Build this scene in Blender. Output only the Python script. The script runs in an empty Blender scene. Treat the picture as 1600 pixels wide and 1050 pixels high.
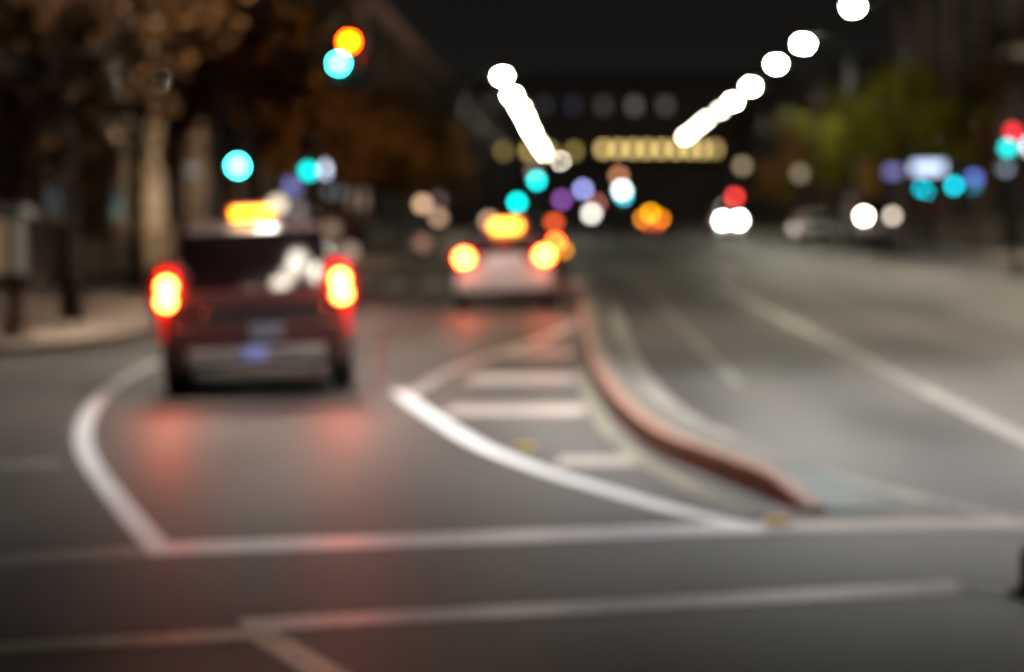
import bpy, bmesh, math, random
from mathutils import Vector, Matrix

random.seed(7)
sc = bpy.context.scene
col = sc.collection
R = math.radians

# ------------------------------------------------------------------ camera
W0, H0, FPX = 1600, 1050, 3777.0
CAM_H = 1.72
ROLL = R(-0.5)
def cam_matrix():
    ox, oy = 101.0, 190.0                       # vanishing point, px right of / above the centre
    c, s = math.cos(-ROLL), math.sin(-ROLL)
    ux, uy = c*ox - s*oy, s*ox + c*oy           # the same offset with the roll taken out
    p = math.atan(uy/FPX)
    th = math.atan(ux*math.cos(p)/FPX)
    base = Matrix.Rotation(th, 3, 'Z') @ Matrix.Rotation(math.pi/2 - p, 3, 'X')
    return base @ Matrix.Rotation(ROLL, 3, 'Z')
CM = cam_matrix()
CO = Vector((0, 0, CAM_H))
def ray(px, py):
    return CM @ Vector(((px-800)/FPX, (525-py)/FPX, -1.0))
def at(px, py, d):
    """world point seen at a photo pixel, d metres down the street"""
    v = ray(px, py); return CO + v*(d/v.y)
def gnd(px, py, z=0.0):
    v = ray(px, py); return CO + v*((z-CAM_H)/v.z)

cd = bpy.data.cameras.new('camera')
cam = bpy.data.objects.new('camera', cd); col.objects.link(cam)
m4 = CM.to_4x4(); m4.translation = CO; cam.matrix_world = m4
cd.sensor_width = 36; cd.lens = 36*FPX/W0
cd.clip_start = .1; cd.clip_end = 3000
cd.dof.use_dof = True; FOCUS = 4.2
cd.dof.focus_distance = FOCUS
cd.dof.aperture_fstop = (cd.lens/1000)/(36*FOCUS/FPX)
sc.camera = cam

# ------------------------------------------------------------------ tags
def tag(o, label=None, cat=None, group=None, kind=None):
    if label: o['label'] = label
    if cat: o['category'] = cat
    if group: o['group'] = group
    if kind: o['kind'] = kind
    return o
def empty(name, loc=(0, 0, 0), rz=0, label=None, cat=None, group=None):
    o = bpy.data.objects.new(name, None); col.objects.link(o)
    o.location = loc; o.rotation_euler.z = rz
    return tag(o, label, cat, group)
def copy_tree(o, parent=None):
    c = o.copy(); col.objects.link(c); c.parent = parent
    for ch in o.children: copy_tree(ch, c)
    return c

# ------------------------------------------------------------------ materials
MC = {}
def nodes(name):
    m = bpy.data.materials.new(name); m.use_nodes = True
    nt = m.node_tree
    return m, nt, nt.nodes['Principled BSDF']
def surf(name, c, rough=.5, metal=0, var=.25, scale=6.0, coat=0, spec=.5, bump=0, c2=None):
    if name in MC: return MC[name]
    m, nt, b = nodes(name)
    tc = nt.nodes.new('ShaderNodeTexCoord')
    n = nt.nodes.new('ShaderNodeTexNoise'); n.inputs['Scale'].default_value = scale; n.inputs['Detail'].default_value = 6
    nt.links.new(tc.outputs['Object'], n.inputs['Vector'])
    r = nt.nodes.new('ShaderNodeValToRGB')
    a = c2 or tuple(x*(1-var) for x in c)
    e = tuple(min(1, x*(1+var)) for x in c)
    r.color_ramp.elements[0].color = (*a, 1); r.color_ramp.elements[1].color = (*e, 1)
    r.color_ramp.elements[0].position = .3; r.color_ramp.elements[1].position = .7
    nt.links.new(n.outputs['Fac'], r.inputs['Fac'])
    nt.links.new(r.outputs['Color'], b.inputs['Base Color'])
    b.inputs['Roughness'].default_value = rough; b.inputs['Metallic'].default_value = metal
    b.inputs['Coat Weight'].default_value = coat; b.inputs['Specular IOR Level'].default_value = spec
    if bump:
        bp = nt.nodes.new('ShaderNodeBump'); bp.inputs['Strength'].default_value = bump
        n2 = nt.nodes.new('ShaderNodeTexNoise'); n2.inputs['Scale'].default_value = scale*8
        nt.links.new(tc.outputs['Object'], n2.inputs['Vector'])
        nt.links.new(n2.outputs['Fac'], bp.inputs['Height']); nt.links.new(bp.outputs['Normal'], b.inputs['Normal'])
    MC[name] = m; return m
def glow(c, s, base=None):
    key = ('glow', tuple(round(x, 4) for x in c), round(s, 3))
    if key in MC: return MC[key]
    m, nt, b = nodes('lit_lens')
    bc = base or c
    b.inputs['Base Color'].default_value = (*[min(1, x*.6+.02) for x in bc], 1)
    b.inputs['Roughness'].default_value = .3
    b.inputs['Emission Color'].default_value = (*c, 1)
    b.inputs['Emission Strength'].default_value = s
    MC[key] = m; return m
def bloom_glow(c, s):  # emission fading outward, imitates lens bloom round a lamp
    m, nt, b = nodes('bloom_round_lens')  # glowing material for the imitated bloom, no real lens
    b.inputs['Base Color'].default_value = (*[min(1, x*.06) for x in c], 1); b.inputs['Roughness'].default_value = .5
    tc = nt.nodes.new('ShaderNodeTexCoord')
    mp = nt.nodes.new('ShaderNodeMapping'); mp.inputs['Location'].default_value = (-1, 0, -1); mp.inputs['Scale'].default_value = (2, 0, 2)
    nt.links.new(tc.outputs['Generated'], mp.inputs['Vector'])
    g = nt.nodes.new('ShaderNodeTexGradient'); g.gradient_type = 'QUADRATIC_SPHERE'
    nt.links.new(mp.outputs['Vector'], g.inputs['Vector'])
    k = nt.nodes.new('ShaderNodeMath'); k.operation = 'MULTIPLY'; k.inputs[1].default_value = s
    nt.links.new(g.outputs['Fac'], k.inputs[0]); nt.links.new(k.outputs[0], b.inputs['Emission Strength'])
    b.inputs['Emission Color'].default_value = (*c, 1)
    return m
def asphalt(name, c, r0, r1, tint=(1, 1, 1)):
    m, nt, b = nodes(name)
    tc = nt.nodes.new('ShaderNodeTexCoord')
    big = nt.nodes.new('ShaderNodeTexNoise'); big.inputs['Scale'].default_value = .35; big.inputs['Detail'].default_value = 4
    fine = nt.nodes.new('ShaderNodeTexNoise'); fine.inputs['Scale'].default_value = 30; fine.inputs['Detail'].default_value = 5
    mp = nt.nodes.new('ShaderNodeMapping'); mp.inputs['Scale'].default_value = (1, .25, 1)
    nt.links.new(tc.outputs['Object'], mp.inputs['Vector'])
    nt.links.new(mp.outputs['Vector'], big.inputs['Vector']); nt.links.new(tc.outputs['Object'], fine.inputs['Vector'])
    mx = nt.nodes.new('ShaderNodeMath'); mx.operation = 'MULTIPLY_ADD'
    mx.inputs[1].default_value = .4
    nt.links.new(fine.outputs['Fac'], mx.inputs[0]); nt.links.new(big.outputs['Fac'], mx.inputs[2])
    r = nt.nodes.new('ShaderNodeValToRGB')
    r.color_ramp.elements[0].position = .45; r.color_ramp.elements[1].position = .95
    r.color_ramp.elements[0].color = (*[c*.48*t for t in tint], 1); r.color_ramp.elements[1].color = (*[c*1.75*t for t in tint], 1)
    sx = nt.nodes.new('ShaderNodeSeparateXYZ'); nt.links.new(tc.outputs['Object'], sx.inputs[0])
    wob = nt.nodes.new('ShaderNodeMath'); wob.operation = 'MULTIPLY_ADD'; wob.inputs[1].default_value = .9
    nt.links.new(big.outputs['Fac'], wob.inputs[0]); nt.links.new(sx.outputs['X'], wob.inputs[2])
    w1 = nt.nodes.new('ShaderNodeMath'); w1.operation = 'MULTIPLY'; w1.inputs[1].default_value = 2*math.pi/1.7
    nt.links.new(wob.outputs[0], w1.inputs[0])
    sn = nt.nodes.new('ShaderNodeMath'); sn.operation = 'SINE'; nt.links.new(w1.outputs[0], sn.inputs[0])
    tr = nt.nodes.new('ShaderNodeMath'); tr.operation = 'MULTIPLY_ADD'; tr.inputs[1].default_value = .10
    nt.links.new(sn.outputs[0], tr.inputs[0]); nt.links.new(mx.outputs[0], tr.inputs[2])
    nt.links.new(tr.outputs[0], r.inputs['Fac']); nt.links.new(r.outputs['Color'], b.inputs['Base Color'])
    rr = nt.nodes.new('ShaderNodeMapRange'); rr.inputs['From Min'].default_value = .3; rr.inputs['From Max'].default_value = .7
    rr.inputs['To Min'].default_value = r0; rr.inputs['To Max'].default_value = r1
    nt.links.new(big.outputs['Fac'], rr.inputs['Value']); nt.links.new(rr.outputs['Result'], b.inputs['Roughness'])
    bp = nt.nodes.new('ShaderNodeBump'); b.inputs['Specular IOR Level'].default_value = .36; bp.inputs['Strength'].default_value = .15; bp.inputs['Distance'].default_value = .01
    nt.links.new(fine.outputs['Fac'], bp.inputs['Height']); nt.links.new(bp.outputs['Normal'], b.inputs['Normal'])
    return m
def paint(name, c, wear, rough=.38):
    """road paint worn through to asphalt by `wear` (0..1)"""
    m, nt, b = nodes(name)
    tc = nt.nodes.new('ShaderNodeTexCoord')
    n = nt.nodes.new('ShaderNodeTexNoise'); n.inputs['Scale'].default_value = 28; n.inputs['Detail'].default_value = 8
    nt.links.new(tc.outputs['Object'], n.inputs['Vector'])
    r = nt.nodes.new('ShaderNodeValToRGB')
    r.color_ramp.elements[0].position = max(0, wear-.12); r.color_ramp.elements[1].position = min(1, wear+.12)
    r.color_ramp.elements[0].color = (.06, .06, .06, 1); r.color_ramp.elements[1].color = (*c, 1)
    lo = nt.nodes.new('ShaderNodeTexNoise'); lo.inputs['Scale'].default_value = .9; lo.inputs['Detail'].default_value = 3
    nt.links.new(tc.outputs['Object'], lo.inputs['Vector'])
    ad = nt.nodes.new('ShaderNodeMath'); ad.operation = 'MULTIPLY_ADD'; ad.inputs[1].default_value = .55
    of = nt.nodes.new('ShaderNodeMath'); of.operation = 'SUBTRACT'; of.inputs[1].default_value = .275
    nt.links.new(lo.outputs['Fac'], ad.inputs[0]); nt.links.new(n.outputs['Fac'], of.inputs[0]); nt.links.new(of.outputs[0], ad.inputs[2])
    nt.links.new(ad.outputs[0], r.inputs['Fac']); nt.links.new(r.outputs['Color'], b.inputs['Base Color'])
    b.inputs['Roughness'].default_value = rough
    return m

M_ROAD = asphalt('asphalt', .060, .46, .60, (1.06, 1, .91))
M_WALK = surf('paving', (.33, .26, .20), .6, scale=1.2, bump=.2)
M_CONC = surf('concrete', (.45, .40, .33), .6, scale=3, bump=.2)
M_KERB = surf('kerb_red', (.29, .15, .11), .5, scale=4)
M_KERBG = surf('kerb_grey', (.25, .23, .2), .6, scale=4)
M_TACT = surf('tactile', (.125, .15, .135), .5, scale=8)
M_WHITE = paint('paint_white', (.82, .82, .81), .30, .45)
M_WORN = paint('paint_worn', (.78, .77, .80), .37, .36)
M_OLD = paint('paint_old', (.33, .33, .28), .52)
M_BAY = paint('paint_bay', (.62, .65, .50), .42)
M_SOFT = paint('paint_soft', (.40, .38, .32), .50)
M_YEL = paint('paint_cream', (.34, .31, .22), .50)
M_FAINT = paint('paint_faint', (.075, .072, .068), .5)
M_HATCH = paint('paint_hatch', (.62, .54, .48), .43)
M_BLACK = surf('black_metal', (.012, .012, .013), .45, scale=10)
M_POLE = surf('pole_metal', (.06, .06, .06), .4, metal=.6, scale=10)
M_DPOLE = surf('dark_pole', (.02, .012, .012), .5, scale=10)
M_RUB = surf('rubber', (.012, .012, .012), .75, scale=20)
M_RIM = surf('rim_metal', (.35, .35, .36), .3, metal=1, scale=20)
M_GLASS = surf('dark_glass', (.014, .006, .006), .04, scale=3, coat=.5, spec=.7)
M_CHROME = surf('chrome', (.7, .7, .72), .18, metal=1, scale=10)
M_PLATE = surf('plate', (.5, .5, .62), .35, scale=10)
M_TRIM = surf('black_trim', (.02, .018, .02), .45, scale=10)
M_BARK = surf('bark', (.03, .02, .015), .9, scale=6, bump=.5)
M_STONE = surf('beige_stone', (.46, .37, .27), .7, scale=2, bump=.2)
M_STONE2 = surf('grey_stone', (.25, .185, .135), .75, scale=1.2, bump=.2)
M_DKW = surf('dark_wall', (.06, .05, .045), .8, scale=.8)
M_WIN = surf('unlit_window', (.015, .015, .018), .12, scale=2)
M_AMBOFF = surf('amber_off', (.12, .06, .01), .3, scale=10)
M_REDOFF = surf('red_off', (.10, .01, .01), .3, scale=10)
M_GRNOFF = surf('green_off', (.01, .06, .05), .3, scale=10)

# ------------------------------------------------------------------ mesh helpers
def lerp(a, b, t): return a+(b-a)*t
class MB:
    def __init__(s): s.bm = bmesh.new()
    def box(s, c, d, rz=0, taper=1.0):
        x, y, z = d[0]/2, d[1]/2, d[2]/2
        rot = Matrix.Rotation(rz, 3, 'Z'); c = Vector(c)
        vs = []
        for k, zz in enumerate((-z, z)):
            t = taper if k else 1
            for sx, sy in ((-1, -1), (1, -1), (1, 1), (-1, 1)):
                vs.append(s.bm.verts.new(c + rot @ Vector((sx*x*t, sy*y*t, zz))))
        for f in ((3, 2, 1, 0), (4, 5, 6, 7), (0, 1, 5, 4), (1, 2, 6, 5), (2, 3, 7, 6), (3, 0, 4, 7)):
            s.bm.faces.new([vs[i] for i in f])
        return s
    def tube(s, pts, rad, n=10):
        pts = [Vector(p) for p in pts]
        if not isinstance(rad, (list, tuple)): rad = [rad]*len(pts)
        rings = []
        for i, p in enumerate(pts):
            d = (pts[min(i+1, len(pts)-1)] - pts[max(i-1, 0)]).normalized()
            a = d.orthogonal().normalized()
            if abs(d.z) < .95: a = d.cross(Vector((0, 0, 1))).normalized()
            else: a = Vector((1, 0, 0)); a = (a - d*a.dot(d)).normalized()
            b = d.cross(a)
            rings.append([s.bm.verts.new(p + (a*math.cos(t) + b*math.sin(t))*rad[i]) for t in [2*math.pi*k/n for k in range(n)]])
        for i in range(len(rings)-1):
            for k in range(n):
                s.bm.faces.new((rings[i][k], rings[i][(k+1) % n], rings[i+1][(k+1) % n], rings[i+1][k]))
        s.bm.faces.new(rings[0][::-1]); s.bm.faces.new(rings[-1])
        return s
    def lathe(s, c, prof, axis='Z', n=16):
        """prof: list of (radius, height) round an axis"""
        c = Vector(c); rings = []
        for r, h in prof:
            ring = []
            for k in range(n):
                t = 2*math.pi*k/n
                p = Vector((r*math.cos(t), r*math.sin(t), h))
                if axis == 'Y': p = Vector((p.x, p.z, -p.y))
                if axis == 'X': p = Vector((p.z, p.y, -p.x))
                ring.append(s.bm.verts.new(c+p))
            rings.append(ring)
        for i in range(len(rings)-1):
            for k in range(n):
                s.bm.faces.new((rings[i][k], rings[i][(k+1) % n], rings[i+1][(k+1) % n], rings[i+1][k]))
        s.bm.faces.new(rings[0][::-1]); s.bm.faces.new(rings[-1])
        return s
    def ball(s, c, r, sq=(1, 1, 1), n=12):
        prof = [(max(.02, math.sin(math.pi*k/8))*r, -math.cos(math.pi*k/8)*r) for k in range(9)]
        k0 = len(s.bm.verts); s.lathe((0, 0, 0), prof, n=n); s.bm.verts.ensure_lookup_table()
        for v in list(s.bm.verts)[k0:]:
            v.co = Vector((v.co.x*sq[0], v.co.y*sq[1], v.co.z*sq[2])) + Vector(c)
        return s
    def poly(s, pts):
        s.bm.faces.new([s.bm.verts.new(p) for p in pts]); return s
    def build(s, name, mat, parent=None, smooth=False, bevel=0):
        bmesh.ops.recalc_face_normals(s.bm, faces=s.bm.faces)
        me = bpy.data.meshes.new(name); s.bm.to_mesh(me); s.bm.free()
        me.materials.append(mat)
        if smooth: me.polygons.foreach_set('use_smooth', [True]*len(me.polygons))
        o = bpy.data.objects.new(name, me); col.objects.link(o)
        if parent: o.parent = parent
        if bevel:
            b = o.modifiers.new('bevel', 'BEVEL'); b.width = bevel; b.segments = 3; b.limit_method = 'ANGLE'
        return o

def smooth_path(pts, n=6):
    """Catmull-Rom through the points"""
    P = [pts[0]*2-pts[1]] + pts + [pts[-1]*2-pts[-2]]
    out = []
    for i in range(1, len(P)-2):
        for k in range(n):
            t = k/n
            a, b, c, d = P[i-1], P[i], P[i+1], P[i+2]
            out.append(.5*((2*b) + (c-a)*t + (2*a-5*b+4*c-d)*t*t + (3*b-a-3*c+d)*t**3))
    out.append(pts[-1]); return out
def ribbon(name, pts, w, z, mat, smooth=True, parent=None):
    pts = [Vector((p.x, p.y, 0)) for p in pts]
    if smooth and len(pts) > 2: pts = smooth_path(pts)
    b = MB(); prev = None
    for i, p in enumerate(pts):
        d = (pts[min(i+1, len(pts)-1)] - pts[max(i-1, 0)]).normalized()
        nrm = Vector((-d.y, d.x, 0))*w/2
        l, r = b.bm.verts.new(p+nrm+Vector((0, 0, z))), b.bm.verts.new(p-nrm+Vector((0, 0, z)))
        if prev: b.bm.faces.new((prev[0], prev[1], r, l))
        prev = (l, r)
    bmesh.ops.recalc_face_normals(b.bm, faces=b.bm.faces)
    for f in b.bm.faces:
        if f.normal.z < 0: f.normal_flip()
    me = bpy.data.meshes.new(name); b.bm.to_mesh(me); b.bm.free(); me.materials.append(mat)
    o = bpy.data.objects.new(name, me); col.objects.link(o)
    if parent: o.parent = parent
    else: o['kind'] = 'structure'
    return o
def px(*pts): return [gnd(*p) for p in pts]
def prism(b, pts, z0, z1):
    lo = [b.bm.verts.new((p[0], p[1], z0)) for p in pts]; hi = [b.bm.verts.new((p[0], p[1], z1)) for p in pts]
    n = len(pts)
    b.bm.faces.new(lo[::-1]); b.bm.faces.new(hi)
    for i in range(n): b.bm.faces.new((lo[i], lo[(i+1) % n], hi[(i+1) % n], hi[i]))

# ------------------------------------------------------------------ ground, pavements, markings
b = MB(); b.poly([(-700, -60, 0), (700, -60, 0), (700, 1600, 0), (-700, 1600, 0)])
g = b.build('road', M_ROAD); g['kind'] = 'structure'

b = MB()
lw = [(-40, 29.5), (-8.2, 29.5), (-7.2, 30.0), (-6.5, 31.2), (-6.2, 33), (-6.0, 45), (-6.0, 56)]
prism(b, lw + [(-40, 56)], -.05, .13)
o = b.build('pavement', M_WALK); o['kind'] = 'structure'
k = ribbon('kerb', [Vector((x, y, 0)) for x, y in lw[1:]], .16, .134, M_KERBG, smooth=False, parent=o)
b = MB(); prism(b, [(-40, 64), (-6, 64), (-6, 600), (-40, 600)], -.05, .13)
o = b.build('pavement', M_WALK); o['kind'] = 'structure'
b = MB()
rw = [(60, 58), (24, 60), (17, 64), (14.4, 76), (13.2, 100), (12.4, 145), (12, 600)]
prism(b, [(60, 600)] + rw, -.05, .13)
o = b.build('pavement', M_CONC); o['kind'] = 'structure'
k = ribbon('kerb', [Vector((x, y, 0)) for x, y in rw[1:]], .18, .134, M_CONC, smooth=False, parent=o)

# the raised median with its red-painted kerb
KL = smooth_path(px((1262, 803), (1130, 748), (1040, 712), (985, 672), (950, 632), (928, 590), (914, 540), (906, 490), (904, 455)), 5)
KR = smooth_path(px((1400, 795), (1240, 748), (1108, 702), (1032, 655), (984, 607), (956, 562), (940, 515), (931, 480), (926, 452)), 5)
b = MB(); prev = None
RAMP = lambda i: .012 + .136*min(1, i/4)
for i, (l, r) in enumerate(zip(KL, KR)):
    q = [b.bm.verts.new((l.x+.10, l.y, RAMP(i))), b.bm.verts.new((r.x, r.y, RAMP(i))), b.bm.verts.new((r.x+.03, r.y, -.02))]
    if prev:
        b.bm.faces.new((prev[0], prev[1], q[1], q[0])); b.bm.faces.new((prev[1], prev[2], q[2], q[1]))
    prev = q
med = b.build('median', surf('median_top', (.11, .098, .082), .6, scale=1.5, bump=.2)); med['kind'] = 'structure'
b = MB(); prev = None
for l in KL:
    kh = .152*min(1, .3+.3*KL.index(l))
    q = [b.bm.verts.new((l.x-.03, l.y-.02, -.02)), b.bm.verts.new((l.x, l.y, kh-.01)), b.bm.verts.new((l.x+.04, l.y, kh)), b.bm.verts.new((l.x+.10, l.y, kh))]
    if prev:
        for i in range(3): b.bm.faces.new((prev[i], prev[i+1], q[i+1], q[i]))
    prev = q
b.build('painted_kerb', M_KERB, med)
b = MB(); l = KL[0]
b.poly([(l.x-.03, l.y-.02, -.02), (l.x, l.y, .035), (l.x+.04, l.y, .045), (l.x+.10, l.y, .045), (l.x+.12, l.y, -.02)])
b.build('kerb_end', M_KERB, med)
b = MB()
for i in range(3):
    q = [(KL[i], KR[i], RAMP(i)), (KL[i+1], KR[i+1], RAMP(i+1))]
    b.poly([(q[0][0].x+.11, q[0][0].y, q[0][2]+.008), (q[0][1].x-.02, q[0][1].y, q[0][2]+.008), (q[1][1].x-.02, q[1][1].y, q[1][2]+.008), (q[1][0].x+.11, q[1][0].y, q[1][2]+.008)])
    for u in range(6):
        for v in (.25, .75):
            p = q[0][0].lerp(q[0][1], (u+.8)/6.6).lerp(q[1][0].lerp(q[1][1], (u+.8)/6.6), v)
            b.lathe((p.x, p.y, lerp(q[0][2], q[1][2], v)+.008), [(.022, 0), (.02, .006), (.01, .008)], n=8)
b.build('tactile_pad', M_TACT, med)

ribbon('lane_line', px((258, 868), (215, 820), (175, 770), (143, 725), (130, 690), (135, 655), (155, 625), (185, 600), (215, 580), (245, 566)), .15, .004, M_WHITE)
ribbon('gore_line', px((1185, 828), (1050, 797), (950, 768), (850, 737), (760, 702), (700, 668), (655, 638), (622, 612)), .16, .008, M_WHITE)
ribbon('gore_line', px((632, 622), (700, 582), (770, 556), (850, 530), (900, 505)), .16, .004, M_HATCH)
ribbon('lane_line', px((603, 618), (590, 572), (612, 530), (660, 495), (710, 470)), .11, .0035, M_FAINT)
ribbon('stop_line', px((262, 858), (700, 843), (1185, 825)), .44, .0045, M_WORN, False)
ribbon('stop_line', px((-60, 879), (110, 868), (258, 860)), .36, .0022, M_OLD, False)
ribbon('stop_line', px((1186, 824), (1400, 821), (1680, 819)), .42, .005, M_HATCH, False)
ribbon('crosswalk_line', px((380, 978), (900, 951), (1510, 917)), .32, .004, M_WORN, False)
ribbon('crosswalk_line', px((1512, 917), (1700, 950)), .24, .0045, M_OLD, False)
ribbon('bay_line', px((-60, 1018), (200, 1004), (405, 991)), .26, .006, M_BAY, False)
ribbon('bay_line', px((398, 986), (470, 1030), (560, 1085)), .16, .0055, M_BAY, False)
ribbon('faded_line', px((-40, 728), (95, 724)), .4, .004, M_OLD, False)
ribbon('edge_line', px((1180, 806), (1090, 768), (1000, 718), (950, 672), (925, 630), (905, 575)), .14, .0062, M_YEL)
for x0, x1, y, t in ((735, 902, 592, 1.3), (700, 915, 640, 1.05), (872, 1000, 721, .6)):
    ribbon('hatch_bar', px((x0, y), (x1, y)), t, .0045, M_HATCH, False)
ribbon('hatch_bar', px((770, 552), (895, 552)), 1.2, .0045, M_HATCH, False)
def straight(name, x, y0, y1, w, mat, z=.004):
    return ribbon(name, [Vector((x, y0, 0)), Vector((x, y1, 0))], w, z, mat, False)
ribbon('edge_line', px((1640, 822), (1450, 783), (1270, 733), (1100, 668), (1025, 612), (988, 560), (968, 510), (955, 470)), .17, .0052, M_SOFT)
straight('lane_line', 3.35, 17, 56, .17, M_SOFT)
straight('lane_line', 1.62, 24, 56, .12, M_OLD)
for y0 in (66, 78, 90, 102, 114, 126, 138, 150, 170, 190):
    straight('lane_dash', 4.3, y0, y0+6, .15, M_WHITE)
    straight('lane_dash', -2.9, y0, y0+6, .15, M_WHITE)
for i in range(7):
    straight('crosswalk_bar', -5.3+i*.9, 57.2, 61.4, .5, M_WHITE)
ribbon('stop_line', [Vector((-5.8, 55, 0)), Vector((-.1, 55, 0))], .5, .005, M_WHITE, False)

# yellow studs and the low black dome by the crossing
for i, (x, y) in enumerate(((820, 702), (1216, 818))):
    p = gnd(x, y)
    t = empty('road_stud', (p.x, p.y, .008), 0, ('amber road stud beside the white line of the hatched gore' if i == 0 else 'amber road stud at the tip where the gore meets the crossing line'), 'road stud', 'amber road studs')
    b = MB(); b.box((0, 0, .014), (.15, .13, .024), taper=.75); b.build('stud_body', surf('stud_body', (.8, .5, .08), .5, scale=30), t, bevel=.004)
    b = MB(); b.box((0, -.058, .016), (.11, .01, .012)); b.build('reflector', surf('stud_lens', (.7, .42, .04), .3, scale=30), t)
p = gnd(1622, 932)
t = empty('bollard', (p.x, p.y, 0), 0, 'low black domed rubber bollard at the right end of the crossing line', 'bollard')
b = MB(); b.lathe((0, 0, 0), [(.11, 0), (.11, .03), (.085, .05), (.08, .19), (.06, .225), (.02, .24)]); b.build('bollard_body', M_RUB, t, True)
b = MB(); b.lathe((0, 0, 0), [(.14, 0), (.14, .015), (.12, .03)]); b.build('base', M_RUB, t)

# ------------------------------------------------------------------ street lamps
LAMPC = (1.0, .93, .72)
LAMP_H = 10.0
def make_lamp(lens_mat, reach=2.3, added_shade=0):
    """local: base at origin, arm reaches 2.3 m towards -X"""
    t = empty('street_lamp')
    b = MB(); b.tube([(0, 0, .25), (0, 0, 5), (0, 0, 10.15)], [.10, .085, .06]); b.build('pole', M_POLE, t, True)
    b = MB(); b.lathe((0, 0, 0), [(.22, .0), (.22, .06), (.15, .12), (.14, .3), (.11, .36)]); b.build('base', M_POLE, t)
    b = MB(); b.tube([(0, 0, 9.7), (-.6, 0, 10.05), (-reach*.6, 0, 10.2), (-reach+.3, 0, 10.2)], [.05, .045, .04, .035], 8); b.build('arm', M_POLE, t, True)
    h = MB().ball((-reach, 0, 10.16), .3, (1.25, .6, .38)).build('lamp_head', M_POLE, t, True)
    MB().ball((-reach, 0, LAMP_H), .18, (1.35, 1.0, .85)).build('lens', lens_mat, h, True)
    if added_shade:  # shade added to narrow the light pool of lamps out of view
        b = MB(); n = 20
        for k in range(n):
            a0, a1 = 2*math.pi*k/n, 2*math.pi*(k+1)/n
            f = lambda a, r, z: (-reach+r*math.cos(a), r*math.sin(a), z)
            b.poly([f(a0, .3, LAMP_H+.1), f(a1, .3, LAMP_H+.1), f(a1, .34, LAMP_H-added_shade), f(a0, .34, LAMP_H-added_shade)])
        b.build('shade', M_POLE, h)
    return t
MAT_NEAR = glow((1, .87, .68), 4200); MAT_WARM = glow((1, .78, .54), 2200); MAT_OVER = glow((1, .98, .97), 9500); MAT_BACK = glow((1, .92, .85), 500)
lp = {'n': make_lamp(MAT_NEAR, 4.0, .24), 'w': make_lamp(MAT_WARM), 's': make_lamp(glow((1, .84, .70), 4600), 5.2, .26), 'o': make_lamp(MAT_OVER, 6.0, .46)}
LENS = {}
used = set()
ORD = ['first', 'second', 'third', 'fourth', 'fifth', 'sixth', 'seventh', 'eighth', 'ninth', 'tenth', 'eleventh', 'twelfth', 'thirteenth', 'fourteenth', 'fifteenth', 'sixteenth']
def place_lamp(x, y, left, kind, label, group):
    o = lp[kind] if kind not in used else copy_tree(lp[kind]); used.add(kind)
    o.location = (x, y, 0); o.rotation_euler.z = math.pi if left else 0
    tag(o, label, 'street lamp', group); return o
row_proto = make_lamp(glow((1, .96, .74), 20)); row_used = []
def lamp_at(pxx, pyy, left, avg, label, group):
    v = ray(pxx, pyy); s = (LAMP_H-CAM_H)/v.z; p = CO + v*s
    o = copy_tree(row_proto) if row_used else row_proto
    row_used.append(o); d = p.y
    o.location = (p.x + (-2.3 if left else 2.3), d, 0); o.rotation_euler.z = math.pi if left else 0
    tag(o, label, 'street lamp', group)
    for ch in o.children:
        for c in ch.children:
            if c.name.startswith('lens'):
                k = FPX/d
                c.data = c.data.copy(); c.data.materials[0] = glow((1, .96, .74), avg*36*36/(.49*.31*k*k))
    return o
for i, (x, y) in enumerate(((1333, 11), (1255, 68), (1213, 100), (1173, 135), (1145, 159), (1126, 172), (1104, 186), (1092, 196), (1080, 206), (1070, 213))):
    lamp_at(x, y, False, (30, 110, 40, 30, 20)[i] if i < 5 else 1.6, f'lit white street lamp, {ORD[i]} from the top of the right row', 'lit street lamps in the right row')
for i, (x, y) in enumerate(((785, 119), (800, 149), (812, 168), (820, 183), (826, 196), (832, 207), (837, 217), (842, 225), (846, 232), (850, 239))):
    lamp_at(x, y, True, (50, 60, 40, 20, 10, 6)[i] if i < 6 else 1.3, f'lit white street lamp, {ORD[i]} from the top of the left row', 'lit street lamps in the left row')
dim = [make_lamp(glow((1, .85, .7), s)) for s in (60, 45, 30)]
for i, (x, y) in enumerate(((876, 252), (886, 268), (911, 289))):
    v = ray(x, y); s = (LAMP_H-CAM_H)/v.z; p = CO + v*s
    dim[i].location = (p.x-2.3, p.y, 0); dim[i].rotation_euler.z = math.pi
    tag(dim[i], f'faint far street lamp, {ORD[i]} below the bright left row', 'street lamp', 'faint street lamps far down the street')
# lamps of the same rows nearer than the picture's top edge reaches
for x, y, left, kind, lab in ((15, 56, 0, 'n', 'street lamp on the right pavement past the crossing, its lit head above the picture'),
                              (13.5, 37, 0, 'n', 'street lamp right of the carriageway before the far crossing, lit head above the picture'),
                              (15.4, 77, 0, 'n', 'second street lamp on the right pavement past the crossing, lit head above the picture'),
                              (-12.9, 78, 1, 'w', 'street lamp on the left pavement past the crossing, lit head above the picture'),
                              (-10.0, 36.5, 1, 's', 'lamp post on the left pavement behind the lantern case, lit head above the picture'),
                              (9.3, 20.5, 0, 'o', 'long armed street lamp beside the median nose, lit head above the picture')):
    place_lamp(x, y, left, kind, lab, 'street lamps close by')

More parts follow.
